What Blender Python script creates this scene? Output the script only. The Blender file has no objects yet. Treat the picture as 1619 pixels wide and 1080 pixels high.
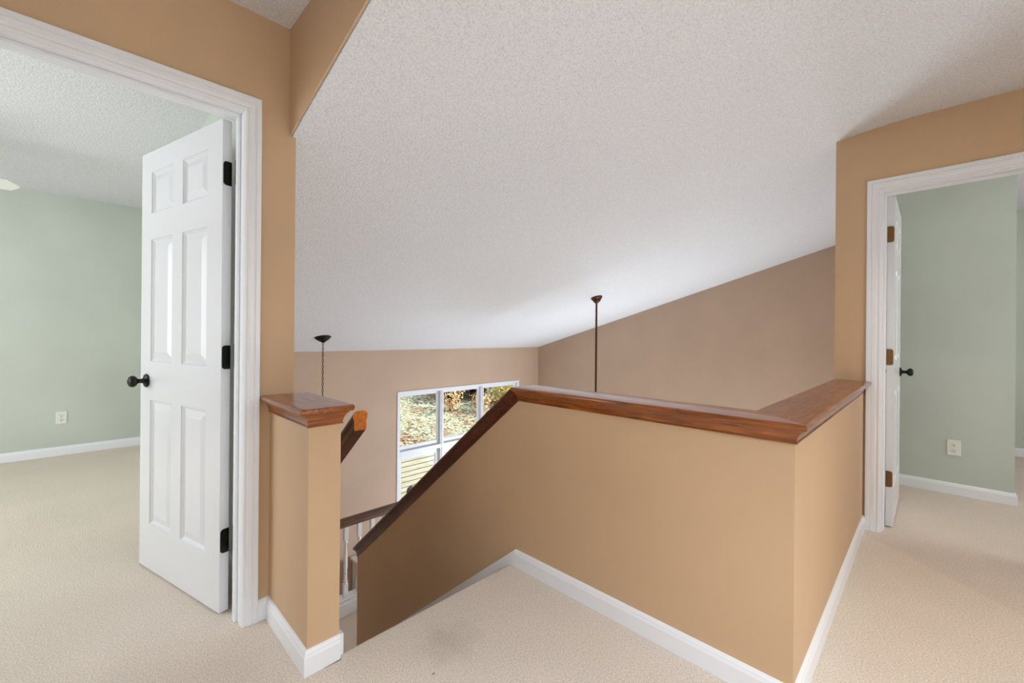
import bpy, math, random
from mathutils import Vector, Matrix, noise
random.seed(7)
C = bpy.context.scene.collection
SC = bpy.context.scene
V = Vector

# ------------------------------------------------------------------ camera
YAW, ROLL, EYE = math.radians(45.3249), 0.0085, 1.1575
F_PX, Y0 = 673.385, 530.765
cam = bpy.data.cameras.new('camera'); camo = bpy.data.objects.new('camera', cam); C.objects.link(camo)
fw = V((math.sin(YAW), math.cos(YAW), 0)); rt = V((math.cos(YAW), -math.sin(YAW), 0)); up = V((0, 0, 1))
cr, sr = math.cos(ROLL), math.sin(ROLL)
cx = rt * cr + up * sr; cy = up * cr - rt * sr; cz = -fw
camo.matrix_world = Matrix(((cx.x, cy.x, cz.x, 0), (cx.y, cy.y, cz.y, 0), (cx.z, cy.z, cz.z, EYE), (0, 0, 0, 1)))
cam.sensor_width = 36; cam.lens = 36 * F_PX / 1619
cam.shift_x = 0; cam.shift_y = (Y0 - 540) / 1619
cam.clip_start = 0.02; cam.clip_end = 200
SC.camera = camo

# ------------------------------------------------------------------ world, sun, exposure
SC.view_settings.view_transform = 'Standard'; SC.view_settings.look = 'None'
SC.view_settings.gamma = 1; SC.view_settings.use_curve_mapping = False
SC.view_settings.exposure = 0.0
w = bpy.data.worlds.new('world'); SC.world = w; w.use_nodes = True
nt = w.node_tree; bgn = nt.nodes['Background']
bgn.inputs[0].default_value = (0.75, 0.86, 1.0, 1); bgn.inputs[1].default_value = 1.5
sun = bpy.data.lights.new('sun', 'SUN'); sun.energy = 7.5; sun.angle = math.radians(0.6); sun.color = (1, 0.95, 0.86)
so = bpy.data.objects.new('sun', sun); C.objects.link(so)
so.rotation_euler = V((1, -0.45, 0.8)).to_track_quat('Z', 'Y').to_euler()

def area(name, loc, look, sx, sy, power, col=(1, 1, 1)):
    l = bpy.data.lights.new(name, 'AREA'); l.shape = 'RECTANGLE'; l.size = sx; l.size_y = sy
    l.energy = power; l.color = col
    o = bpy.data.objects.new(name, l); C.objects.link(o); o.location = loc
    o.rotation_euler = (-V(look)).to_track_quat('Z', 'Y').to_euler()
    return o
def point(name, loc, power, col=(1, 1, 1), r=0.12):
    l = bpy.data.lights.new(name, 'POINT'); l.energy = power; l.color = col; l.shadow_soft_size = r
    o = bpy.data.objects.new(name, l); C.objects.link(o); o.location = loc
    return o
DAY = (0.90, 0.95, 1.0); WARM = (1.0, 0.88, 0.72)
# daylight at the left bedroom window; the rest are fills added before solid walls
area('daylight_left_room', (-2.42, 3.6, 1.35), (1, 0.1, -0.05), 2.4, 1.5, 57, (0.984, 1.0, 0.995))
area('daylight_lower_patio', (5.0, 0.50, -1.5), (-0.25, 1, 0.3), 2.6, 2.1, 95, (0.847, 0.954, 1.0))
area('daylight_stair_hall', (6.40, 3.0, -1.5), (-1, -0.1, 0.35), 1.6, 1.3, 190, (0.74, 0.86, 1.0))
area('daylight_right_room', (4.0, -2.40, 1.4), (0.05, 1, 0), 1.0, 1.4, 29, (0.98, 1.0, 0.967))
area('daylight_far_room', (5.6, -2.40, 1.4), (0.0, 1, 0), 1.4, 1.4, 7.7, (0.973, 0.786, 1.0))
area('daylight_hall_back', (0.9, -2.40, 1.15), (0.0, 1, -0.42), 2.4, 1.5, 36, (0.86, 0.95, 1.0)).data.spread = math.radians(125)
area('daylight_hall_end', (-2.40, -0.2, 1.25), (1, 0.05, -0.42), 2.0, 1.5, 22, (0.83, 0.92, 1.0)).data.spread = math.radians(125)
def down_fill(name, x, y, power, col):  # downward fill light added at the hall ceiling to brighten the floor
    o = area(name, (x, y, 2.425), (0, 0, -1), .14, .14, power, col); o.data.spread = math.radians(115); return o
down_fill('downlight_hall', 0.75, 0.35, 46, (0.677, 0.812, 1.0))
down_fill('downlight_right', 2.5, -0.55, 4.5, (1.0, 0.828, 0.575))
down_fill('downlight_back', 0.1, -1.1, 39, (0.906, 0.945, 1.0))

# ------------------------------------------------------------------ dimensions (metres, eye above origin)
YL, XE, XHD = 1.935, 0.638, 0.6115
XR, YR = 3.365, 0.445
XS, YW = 6.48, 5.657
XH, YH = 1.546, 0.30
SL, YC, ZC = 0.2847, 0.361, 2.44
YF, XG = 5.816, 4.5975
LOW, LAND = -2.86, -1.43
PX0, PX1, PY = 0.5465, 0.657, 1.509
ST = 0.818
HW = 0.12
def zs(y): return ZC - SL * (y - YC)

# ------------------------------------------------------------------ mesh helpers
class MB:
    def __init__(s): s.v = []; s.f = []
    def add(s, vs, fs):
        n = len(s.v); s.v += [tuple(p) for p in vs]; s.f += [tuple(i + n for i in f) for f in fs]; return s
    def box(s, x0, x1, y0, y1, z0, z1):
        vs = [(x, y, z) for z in (z0, z1) for y in (y0, y1) for x in (x0, x1)]
        return s.add(vs, [(0, 2, 3, 1), (4, 5, 7, 6), (0, 1, 5, 4), (2, 6, 7, 3), (0, 4, 6, 2), (1, 3, 7, 5)])
    def prism(s, poly, axis, a, b):
        def mk(p, t):
            return {'x': (t, p[0], p[1]), 'y': (p[0], t, p[1]), 'z': (p[0], p[1], t)}[axis]
        n = len(poly); vs = [mk(p, a) for p in poly] + [mk(p, b) for p in poly]
        fs = [tuple(range(n)), tuple(range(2 * n - 1, n - 1, -1))] + [(i, i + n, (i + 1) % n + n, (i + 1) % n) for i in range(n)]
        return s.add(vs, fs)
    def sweep(s, pts, outs, prof, sg=1, n0=None, n1=None, closed_prof=True):
        """profile points (a, b): a along the segment's outward vector, b along sg*(out x dir); mitred at bends"""
        pts = [V(p) for p in pts]; outs = [V(o).normalized() for o in outs]
        ds = [(pts[i + 1] - pts[i]).normalized() for i in range(len(pts) - 1)]
        rings = []
        for i, p in enumerate(pts):
            k = max(0, i - 1); d = ds[k]; o = outs[k]; wv = sg * o.cross(d)
            if i == 0: nrm = V(n0) if n0 else d
            elif i == len(pts) - 1: nrm = V(n1) if n1 else d
            else: nrm = ds[i - 1] + ds[i]
            if i == 0: d = ds[0]; o = outs[0]; wv = sg * o.cross(d)
            ring = []
            for a, b in prof:
                q = a * o + b * wv; t = -q.dot(nrm) / d.dot(nrm); ring.append(p + q + t * d)
            rings.append(ring)
        m = len(prof); vs = [q for r in rings for q in r]; fs = []
        for i in range(len(rings) - 1):
            for j in range(m):
                j2 = (j + 1) % m; fs.append((i * m + j, (i + 1) * m + j, (i + 1) * m + j2, i * m + j2))
        fs.append(tuple(range(m))); e = (len(rings) - 1) * m; fs.append(tuple(range(e + m - 1, e - 1, -1)))
        return s.add(vs, fs)
    def lathe(s, c, prof, axis=V((0, 0, 1)), n=24):
        """prof: (radius, distance along axis)"""
        c = V(c); axis = V(axis).normalized(); a = axis.orthogonal().normalized(); b = axis.cross(a)
        vs = []; fs = []
        for r, h in prof:
            for k in range(n):
                t = 2 * math.pi * k / n
                vs.append(c + axis * h + (a * math.cos(t) + b * math.sin(t)) * max(r, 1e-5))
        for i in range(len(prof) - 1):
            for k in range(n):
                k2 = (k + 1) % n; fs.append((i * n + k, i * n + k2, (i + 1) * n + k2, (i + 1) * n + k))
        fs.append(tuple(range(n - 1, -1, -1))); e = (len(prof) - 1) * n; fs.append(tuple(range(e, e + n)))
        return s.add(vs, fs)
    def tube(s, p0, p1, r0, r1=None, n=8):
        p0 = V(p0); p1 = V(p1); r1 = r0 if r1 is None else r1
        return s.lathe(p0, [(r0, 0), (r1, (p1 - p0).length)], p1 - p0, n)
    def torus(s, c, nrm, R, r, stretch=1.0, sdir=V((0, 0, 1)), n=14, m=6):
        c = V(c); nrm = V(nrm).normalized(); u = V(sdir); v_ = nrm.cross(u).normalized()
        vs = []; fs = []
        for i in range(n):
            t = 2 * math.pi * i / n; rad = u * math.cos(t) * stretch + v_ * math.sin(t)
            rn = rad.normalized()
            for j in range(m):
                q = 2 * math.pi * j / m; vs.append(c + rad * R + rn * r * math.cos(q) + nrm * r * math.sin(q))
        for i in range(n):
            for j in range(m):
                fs.append((i * m + j, ((i + 1) % n) * m + j, ((i + 1) % n) * m + (j + 1) % m, i * m + (j + 1) % m))
        return s.add(vs, fs)
    def build(s, name, mat, parent=None, loc=(0, 0, 0), smooth=False, bevel=0, seg=2, fixn=True):
        me = bpy.data.meshes.new(name); L = V(loc)
        me.from_pydata([tuple(V(p) - L) for p in s.v], [], s.f)
        if fixn:
            import bmesh
            bm = bmesh.new(); bm.from_mesh(me); bmesh.ops.recalc_face_normals(bm, faces=bm.faces); bm.to_mesh(me); bm.free()
        o = bpy.data.objects.new(name, me); C.objects.link(o); o.location = L
        if mat: me.materials.append(mat)
        if parent: o.parent = parent; o.location = L - parent.location
        if bevel:
            md = o.modifiers.new('bevel', 'BEVEL'); md.width = bevel; md.segments = seg; md.limit_method = 'ANGLE'; md.angle_limit = math.radians(40)
            md.harden_normals = False
        if smooth:
            for p in me.polygons: p.use_smooth = True
            if smooth != 'all' :
                try: me.set_sharp_from_angle(angle=math.radians(38))
                except Exception: pass
        me.update()
        return o
def tag(o, label=None, cat=None, group=None, kind=None):
    if label: o['label'] = label
    if cat: o['category'] = cat
    if group: o['group'] = group
    if kind: o['kind'] = kind
    return o
def struct(o, label, cat='wall'): return tag(o, label, cat, None, 'structure')
def empty(name, loc):
    o = bpy.data.objects.new(name, None); C.objects.link(o); o.location = loc; o.empty_display_size = .1; return o

# ------------------------------------------------------------------ materials
def srgb(r, g, b):
    f = lambda c: (c / 255 / 12.92) if c / 255 <= .04045 else ((c / 255 + .055) / 1.055) ** 2.4
    return (f(r), f(g), f(b), 1)
def mat(name, col, rough=.6, metal=0, coat=0, spec=.5):
    m = bpy.data.materials.new(name); m.use_nodes = True; b = m.node_tree.nodes['Principled BSDF']
    b.inputs['Base Color'].default_value = col; b.inputs['Roughness'].default_value = rough; b.inputs['Metallic'].default_value = metal
    b.inputs['Coat Weight'].default_value = coat; b.inputs['Coat Roughness'].default_value = .12
    b.inputs['Specular IOR Level'].default_value = spec
    return m
def N(m, t, **kw):
    n = m.node_tree.nodes.new(t)
    for k, v in kw.items():
        if k in n.inputs: n.inputs[k].default_value = v
        else: setattr(n, k, v)
    return n
def LK(m, a, b): m.node_tree.links.new(a, b)
def bsdf(m): return m.node_tree.nodes['Principled BSDF']
def coords(m, scale=(1, 1, 1), rot=(0, 0, 0)):
    tc = N(m, 'ShaderNodeTexCoord'); mp = N(m, 'ShaderNodeMapping'); mp.inputs['Scale'].default_value = scale; mp.inputs['Rotation'].default_value = rot
    LK(m, tc.outputs['Object'], mp.inputs['Vector']); return mp.outputs[0]
def ramp(m, fac, stops):
    r = N(m, 'ShaderNodeValToRGB'); LK(m, fac, r.inputs[0]); e = r.color_ramp.elements
    while len(e) < len(stops): e.new(.5)
    for i, (p, c) in enumerate(stops): e[i].position = p; e[i].color = c
    return r.outputs[0]
def bump(m, h, strength, dist):
    b = N(m, 'ShaderNodeBump'); b.inputs['Strength'].default_value = strength; b.inputs['Distance'].default_value = dist
    LK(m, h, b.inputs['Height']); LK(m, b.outputs[0], bsdf(m).inputs['Normal'])
def paint(name, col, rough=.55, var=.05, bumpk=.10):
    m = mat(name, col, rough, spec=.35); c = coords(m)
    n = N(m, 'ShaderNodeTexNoise', Scale=1.7, Detail=5.0); LK(m, c, n.inputs['Vector'])
    d = lambda k: tuple(x * k for x in col[:3]) + (1,)
    LK(m, ramp(m, n.outputs[0], [(.3, d(1 - var)), (.7, d(1 + var))]), bsdf(m).inputs['Base Color'])
    n2 = N(m, 'ShaderNodeTexNoise', Scale=260.0, Detail=2.0); LK(m, c, n2.inputs['Vector']); bump(m, n2.outputs[0], bumpk, .002)
    return m
M_TAN = paint('tan_paint', srgb(202, 171, 137))
M_LIV = paint('living_room_paint', srgb(195, 170, 149))
M_MINT = paint('sage_paint', srgb(197, 203, 194))
M_MINT2 = paint('light_sage_paint', srgb(196, 206, 192))
M_TRIM = mat('white_trim', srgb(236, 238, 242), .32)
M_DOOR = mat('white_door', srgb(220, 221, 224), .24)
c_ = coords(M_DOOR, (60, 60, 3)); n_ = N(M_DOOR, 'ShaderNodeTexNoise', Scale=6.0, Detail=4.0); LK(M_DOOR, c_, n_.inputs['Vector']); bump(M_DOOR, n_.outputs[0], .18, .0015)
def popcorn():
    m = mat('popcorn_ceiling', srgb(226, 223, 219), .95, spec=.1); c = coords(m)
    v = N(m, 'ShaderNodeTexVoronoi', Scale=95.0); LK(m, c, v.inputs['Vector'])
    n = N(m, 'ShaderNodeTexNoise', Scale=130.0, Detail=3.0); LK(m, c, n.inputs['Vector'])
    mx = N(m, 'ShaderNodeMath', operation='SUBTRACT'); LK(m, n.outputs[0], mx.inputs[0]); LK(m, v.outputs['Distance'], mx.inputs[1])
    bump(m, mx.outputs[0], .38, .005)
    LK(m, ramp(m, n.outputs[0], [(.32, srgb(212, 212, 214)), (.5, srgb(226, 227, 230)), (.7, srgb(234, 235, 238))]), bsdf(m).inputs['Base Color'])
    return m
M_CEIL = popcorn()
def carpet(name, a, b):
    m = mat(name, a, .98, spec=.05); c = coords(m)
    n = N(m, 'ShaderNodeTexNoise', Scale=170.0, Detail=4.0, Roughness=.7); LK(m, c, n.inputs['Vector'])
    n2 = N(m, 'ShaderNodeTexNoise', Scale=2.2, Detail=4.0); LK(m, c, n2.inputs['Vector'])
    fine = ramp(m, n.outputs[0], [(.3, tuple(x * .70 for x in a[:3]) + (1,)), (.62, b)])
    big = ramp(m, n2.outputs[0], [(.3, (.94, .94, .94, 1)), (.7, (1, 1, 1, 1))])
    mx = N(m, 'ShaderNodeMix', data_type='RGBA', blend_type='MULTIPLY'); mx.inputs[0].default_value = 1
    LK(m, fine, mx.inputs[6]); LK(m, big, mx.inputs[7]); out = mx.outputs[2]
    # two worn stains in the pile
    for (sx, sy, rad, k) in ((.985, 1.30, .13, .83), (.853, 1.207, .007, .25)):
        tc = N(m, 'ShaderNodeTexCoord'); mp = N(m, 'ShaderNodeMapping'); mp.inputs['Location'].default_value = (-sx, -sy, 0)
        LK(m, tc.outputs['Object'], mp.inputs['Vector'])
        ln = N(m, 'ShaderNodeVectorMath', operation='LENGTH'); LK(m, mp.outputs[0], ln.inputs[0])
        n3 = N(m, 'ShaderNodeTexNoise', Scale=14.0, Detail=4.0); LK(m, c, n3.inputs['Vector'])
        ad = N(m, 'ShaderNodeMath', operation='MULTIPLY_ADD'); LK(m, n3.outputs[0], ad.inputs[0]); ad.inputs[1].default_value = rad * 1.2; LK(m, ln.outputs['Value'], ad.inputs[2])
        r = ramp(m, ad.outputs[0], [(rad * .75, (k, k, k * .97, 1)), (rad * 1.7, (1, 1, 1, 1))])
        m2 = N(m, 'ShaderNodeMix', data_type='RGBA', blend_type='MULTIPLY'); m2.inputs[0].default_value = 1
        LK(m, out, m2.inputs[6]); LK(m, r, m2.inputs[7]); out = m2.outputs[2]
    # slightly darker carpet beyond a straight diagonal edge at the right doorway
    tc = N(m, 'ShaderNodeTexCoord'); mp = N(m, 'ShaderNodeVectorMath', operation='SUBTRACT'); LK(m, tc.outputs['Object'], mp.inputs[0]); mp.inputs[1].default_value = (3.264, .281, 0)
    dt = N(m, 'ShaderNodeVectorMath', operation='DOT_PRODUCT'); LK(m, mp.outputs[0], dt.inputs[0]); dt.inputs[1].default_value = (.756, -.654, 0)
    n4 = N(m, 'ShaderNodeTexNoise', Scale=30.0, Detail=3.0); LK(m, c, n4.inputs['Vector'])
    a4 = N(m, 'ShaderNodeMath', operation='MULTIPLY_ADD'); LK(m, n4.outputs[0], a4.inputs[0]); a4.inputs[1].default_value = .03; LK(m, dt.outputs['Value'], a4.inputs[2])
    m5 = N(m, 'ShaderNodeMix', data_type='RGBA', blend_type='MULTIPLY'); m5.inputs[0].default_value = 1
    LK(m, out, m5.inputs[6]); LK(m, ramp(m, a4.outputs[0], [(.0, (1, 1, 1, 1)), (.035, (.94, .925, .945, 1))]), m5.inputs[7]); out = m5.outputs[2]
    LK(m, out, bsdf(m).inputs['Base Color']); bump(m, n.outputs[0], .8, .008)
    return m
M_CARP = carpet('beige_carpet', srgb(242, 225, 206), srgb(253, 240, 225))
def wood(name, scale, rot=(0, 0, 0), dark=(84, 38, 14), mid=(146, 78, 24), light=(188, 110, 40), rough=.3, coat=.5):
    m = mat(name, srgb(*mid), rough, coat=coat); c = coords(m, scale, rot)
    n = N(m, 'ShaderNodeTexNoise', Scale=9.0, Detail=7.0, Roughness=.62, Distortion=.6); LK(m, c, n.inputs['Vector'])
    n2 = N(m, 'ShaderNodeTexNoise', Scale=5.0, Detail=3.0); LK(m, coords(m), n2.inputs['Vector'])
    g = ramp(m, n.outputs[0], [(.3, srgb(*dark)), (.5, srgb(*mid)), (.72, srgb(*light))])
    b2 = ramp(m, n2.outputs[0], [(.35, (.72, .66, .62, 1)), (.6, (1, 1, 1, 1))])
    mx = N(m, 'ShaderNodeMix', data_type='RGBA', blend_type='MULTIPLY'); mx.inputs[0].default_value = .8
    LK(m, g, mx.inputs[6]); LK(m, b2, mx.inputs[7]); LK(m, mx.outputs[2], bsdf(m).inputs['Base Color'])
    bump(m, n.outputs[0], .05, .002)
    return m
M_WY = wood('cherry_wood_lengthwise', (9, .7, 9))
M_WX = wood('cherry_wood_crosswise', (.7, 9, 9))
M_WS = wood('cherry_wood_sloped', (9, .7, 9), (math.atan(ST), 0, 0), (38, 16, 10), (84, 38, 20), (112, 54, 28))  # darker than the level cap: stairwell shade put into the wood colour
M_WR = wood('oak_rail', (.7, 9, 9), dark=(62, 38, 22), mid=(96, 62, 36), light=(122, 82, 50), coat=.2, rough=.4)
M_END = wood('end_grain', (12, 12, 12), dark=(150, 76, 10), mid=(196, 110, 22), light=(214, 128, 34))
M_BLACK = mat('black_iron', srgb(30, 30, 26), .42, .6)
M_BRONZE = mat('aged_bronze', srgb(84, 52, 36), .4, .7)
M_BRASS = mat('antique_brass', srgb(120, 88, 54), .38, .8)
M_PLATE = mat('outlet_plastic', srgb(232, 234, 224), .35)
M_SLOT = mat('outlet_slot', srgb(52, 50, 44), .6)
M_VINYL = mat('white_vinyl', srgb(232, 236, 242), .35)
M_FAN = mat('white_fan', srgb(236, 236, 232), .35)
M_SHADE = mat('frosted_glass_shade', srgb(238, 232, 220), .4)
def glass():
    m = bpy.data.materials.new('window_glass'); m.use_nodes = True; t = m.node_tree; t.nodes.remove(t.nodes['Principled BSDF'])
    tr = t.nodes.new('ShaderNodeBsdfTransparent'); gl = t.nodes.new('ShaderNodeBsdfGlossy'); gl.inputs['Roughness'].default_value = .02
    fr = t.nodes.new('ShaderNodeFresnel'); fr.inputs[0].default_value = 1.12; mx = t.nodes.new('ShaderNodeMixShader')
    t.links.new(fr.outputs[0], mx.inputs[0]); t.links.new(tr.outputs[0], mx.inputs[1]); t.links.new(gl.outputs[0], mx.inputs[2])
    t.links.new(mx.outputs[0], t.nodes['Material Output'].inputs[0]); return m
M_GLASS = glass()

# ------------------------------------------------------------------ floors, stairs, ceilings
fl = MB().box(-2.6, 6.7, -2.6, .36, -.28, 0).box(-2.6, 1.60, .36, 1.49, -.28, 0).box(-2.6, .60, 1.49, 5.93, -.28, 0)
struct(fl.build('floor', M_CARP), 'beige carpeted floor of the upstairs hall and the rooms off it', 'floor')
RS = .17875; TR = .2185; Y_ST = 1.525
def steps_poly(y0, zt, n, tr, zb, d=1):
    p = [(y0 - .035, zt)]
    for i in range(n):
        z = zt - i * RS; y = y0 + i * tr
        for k in range(5):
            a = math.pi / 2 - k * math.pi / 4; p.append((y - .014 + .014 * math.cos(a) * 1, z - .014 + .014 * math.sin(a)))
        p.append((y - .025, z - .03)); p.append((y - .025, z - RS))
    p.append((y0 + (n - 1) * tr - .025, zb)); p.append((y0 - .035, zb))
    return p
st = MB().prism(steps_poly(Y_ST, 0, 8, TR, LAND), 'x', PX1 + .002, XH - .0005)
struct(st.build('floor_stair_flight', M_CARP), 'beige carpeted stair flight going down beside the sloped half wall', 'stairs')
YLAND0 = Y_ST + 7 * TR - .025
la = MB().box(XE, 2.7, YLAND0, 3.93, LAND - .2, LAND)
struct(la.build('floor_stair_landing', M_CARP), 'carpeted landing at the foot of the upper stair flight', 'floor')
lp = [(a, b) for a, b in steps_poly(2.7, LAND, 8, .25, LOW)]
struct(MB().prism(lp, 'y', 3.0, 3.86).build('floor_lower_stair_flight', M_CARP), 'carpeted lower stair flight from the landing to the living room', 'stairs')
struct(MB().box(.5, 6.7, -2.6, 5.9, LOW - .15, LOW).build('floor_living_room', M_CARP), 'carpeted living room floor a storey below', 'floor')

# flat hall ceiling, then the smooth bend into the sloped vault over the stairwell
struct(MB().box(-2.6, XHD, -2.6, 1.99, ZC, ZC + .1).build('ceiling_hall', M_CEIL), 'flat white textured ceiling over the hall left of the header', 'ceiling')
pp = []; r_ = .34
for k in range(13):
    y = YC - r_ + 2 * r_ * k / 12; t = (y - (YC - r_)) / (2 * r_); pp.append((y, ZC - SL * r_ * t * t))
prof_c = [(-2.6, ZC)] + pp + [(5.83, zs(5.83))]
outer = [(a, b + .1) for a, b in prof_c][::-1]
vc = MB(); x0, x1 = XHD + .006, 6.62
n = len(prof_c)
vs = [(x, a, b) for x in (x0, x1) for a, b in prof_c] + [(x, a, b + .1) for x in (x0, x1) for a, b in prof_c]
fs = []
for i in range(n - 1):
    fs += [(i, i + 1, n + i + 1, n + i), (2 * n + i, 3 * n + i, 3 * n + i + 1, 2 * n + i + 1), (i, 2 * n + i, 2 * n + i + 1, i + 1), (n + i, n + i + 1, 3 * n + i + 1, 3 * n + i)]
fs += [(0, n, 3 * n, 2 * n), (n - 1, 3 * n - 1, 4 * n - 1, 2 * n - 1)]
vc.add(vs, fs)
struct(vc.build('ceiling_vault', M_CEIL, smooth=True), 'large sloped white popcorn ceiling over the stairwell and living room', 'ceiling')
struct(MB().box(-2.6, .60, 1.995, 5.93, ZC, ZC + .1).build('ceiling_left_room', M_CEIL), 'white popcorn ceiling of the left bedroom', 'ceiling')

# ------------------------------------------------------------------ walls
DX0, DX1, DZ = -.345, .447, 2.036       # left doorway
RY0, RY1 = -.497, .215                  # right doorway
def wall_with_hole(mb, u0, u1, h0, h1, hz, zt, a, b, ax):
    for (p, q, z0, z1) in ((u0, h0, 0, zt), (h1, u1, 0, zt), (h0, h1, hz, zt)):
        if ax == 'x': mb.box(p, q, a, b, z0, z1)
        else: mb.box(a, b, p, q, z0, z1)
    return mb
J = .018
struct(wall_with_hole(MB(), -2.6, XE, DX0 - J, DX1 + J, DZ + J, ZC, YL, YL + .06, 'x').build('wall_left', M_TAN), 'tan wall around the left bedroom doorway')
struct(wall_with_hole(MB(), -2.6, .52, DX0 - J, DX1 + J, DZ + J, ZC, YL + .06, YL + .12, 'x').build('wall_left_room_front', M_MINT), 'sage wall of the left bedroom around its doorway, inner side')
struct(MB().box(.52, .58, YL + .06, YF, 0, ZC).build('wall_left_room_right', M_MINT), 'sage side wall of the left bedroom behind the open door')
struct(MB().box(.58, XE, YL + .06, 5.8, LOW, ZC).box(.58, XE, 1.48, YL + .06, LOW, -.002).build('wall_stair_left', M_TAN), 'tan wall along the left side of the stairs')
struct(MB().box(-2.6, .58, YF, YF + .1, 0, ZC).build('wall_left_room_far', M_MINT), 'sage far wall of the left bedroom with a white outlet')
LW = MB()
for (y0, y1, z0, z1) in ((2.055, 2.4, 0, ZC), (4.8, 5.83, 0, ZC), (2.4, 4.8, 0, .6), (2.4, 4.8, 2.1, ZC)): LW.box(-2.6, -2.48, y0, y1, z0, z1)
struct(LW.build('wall_left_room_window_side', M_MINT), 'sage window wall of the left bedroom')
# header triangle between flat hall ceiling and the vault
struct(MB().prism([(YL + .06, zs(YL + .06)), (YL + .06, ZC + .05), (YC - .1, ZC + .05), (YC - .1, ZC - .002)] + [(y, ZC - SL * r_ * ((y - YC + r_) / (2 * r_)) ** 2) for y in (YC, YC + .15)] + [(YC + r_, zs(YC + r_))], 'x', XHD, XHD + .012).build('wall_header', M_TAN), 'tan triangular header wall between the flat and the sloped ceiling')
# right wall with doorway
struct(wall_with_hole(MB(), -2.6, YR, RY0 - J, RY1 + J, DZ + J, ZC, XR, XR + .06, 'y').build('wall_right', M_TAN), 'tan wall around the right bedroom doorway')
struct(wall_with_hole(MB(), -2.6, YR - .06, RY0 - J, RY1 + J, DZ + J, ZC, XR + .06, XR + .12, 'y').build('wall_right_room_front', M_MINT), 'sage inner side of the right doorway wall')
struct(MB().box(XR + .06, XS, YR - .06, YR, LOW, ZC).build('wall_living_near', M_LIV), 'tan living room wall below and beside the landing')
struct(MB().box(XR + .12, 6.62, YR - .12, YR - .06, 0, ZC).build('wall_right_room_side', M_MINT), 'sage side wall of the right bedroom behind its door')
struct(MB().box(XG, XG + .11, -.412, YR - .12, 0, ZC).build('wall_right_room_far', M_MINT), 'sage wall seen through the right doorway with an outlet')
struct(MB().box(6.56, 6.68, -2.6, YR - .12, 0, ZC).build('wall_far_right_room', M_MINT2), 'pale sage wall of the further room at the right edge')
# living room shell
struct(MB().prism([(.30, LOW), (5.8, LOW), (5.8, zs(5.8) + .02), (YC, ZC + .02), (.30, ZC + .02)], 'x', XS, XS + .075).build('wall_living_side', M_LIV), 'long living room side wall under the rising ceiling')
WX0, WX1, WZ0, WZ1 = 3.306, 5.915, -2.0, .306
WF = MB()
for (p, q, z0, z1) in ((.585, WX0, LOW, zs(YW)), (WX1, 6.55, LOW, zs(YW)), (WX0, WX1, LOW, WZ0), (WX0, WX1, WZ1, zs(YW))): WF.box(p, q, YW, YW + .14, z0, z1)
struct(WF.build('wall_living_window', M_LIV), 'living room wall that holds the tall white window')
struct(MB().box(XH + .06, XR, YH + .06, YH + HW, LOW, 0).build('wall_living_under_hall', M_LIV), 'living room wall below the hall floor')
# hall back walls (behind the camera)
struct(MB().box(-2.6, 6.7, -2.6, -2.48, 0, ZC).build('wall_back', M_TAN), 'tan wall closing the hall behind the viewer')
struct(MB().box(-2.6, -2.48, -2.6, YL, 0, ZC).build('wall_hall_end', M_TAN), 'tan end wall of the hall')
# half walls and pier
ca = math.sqrt(1 + ST * ST)
BEND = (1.477, .831); END_Y = 3.227
ztop = .873
yb = BEND[0] + (BEND[1] + .044 * ca - ztop) / ST
poly = [(YH, 0), (YH, ztop), (yb, ztop), (END_Y, BEND[1] + .044 * ca - ST * (END_Y - BEND[0])), (END_Y, LOW), (1.46, LOW), (1.46, 0)]
struct(MB().prism(poly, 'x', XH, XH + HW).build('wall_half_stair', M_TAN), 'long tan half wall that slopes down along the stairs')
struct(MB().box(XH + HW, XR, YH, YH + HW, 0, ztop).build('wall_half_right', M_TAN), 'short tan half wall running to the right doorway')
struct(MB().box(PX0, PX1, PY, YL, 0, .88).build('wall_pier', M_TAN), 'narrow tan pier beside the left doorway at the stair head')

# ------------------------------------------------------------------ baseboards
BP = [(0, 0), (.014, 0), (.014, .060), (.011, .068), (.010, .074), (.006, .081), (0, .083)]
def baseboard(name, pts, outs, label):
    # sg chosen so that b points up
    d = (V(pts[1]) - V(pts[0])); o = V(outs[0]); sg = 1 if o.cross(d).z > 0 else -1
    return struct(MB().sweep(pts, outs, BP, sg).build(name, M_TRIM), label, 'baseboard')
baseboard('baseboard_half_wall', [(XR - .0, YH, 0), (XH, YH, 0), (XH, 1.487, 0)], [(0, -1, 0), (-1, 0, 0)], 'white baseboard around the corner of the half wall')
baseboard('baseboard_pier', [(.505, YL, 0), (PX0, YL, 0), (PX0, PY, 0), (PX1, PY, 0)], [(0, -1, 0), (-1, 0, 0), (0, -1, 0)], 'white baseboard wrapped around the narrow pier')
struct(MB().prism([(PY + .004, 0), (PY + .004, .075), (PY + .03, .075), (3.05, .075 - ST * (3.02 - PY)), (3.05, LAND), (2.85, LAND), (PY + .004, -.35)], 'x', PX1, PX1 + .018).build('trim_1', M_TRIM), 'white stair skirt board beside the narrow pier', 'trim')
zk = lambda y: .083 - ST * (y - 1.487)
struct(MB().prism([(1.487, 0), (1.487, .083), (3.1, zk(3.1)), (3.1, LAND), (2.9, LAND), (1.487, -.3)], 'x', XH - .012, XH).build('trim_2', M_TRIM), 'white skirt board falling with the stairs along the half wall', 'trim')
baseboard('baseboard_left_room_far', [(-2.48, YF, 0), (.52, YF, 0)], [(0, -1, 0)], 'white baseboard of the left bedroom far wall')
baseboard('baseboard_left_room_side', [(.52, YF, 0), (.52, 2.06, 0)], [(-1, 0, 0)], 'white baseboard behind the open left door')
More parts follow.
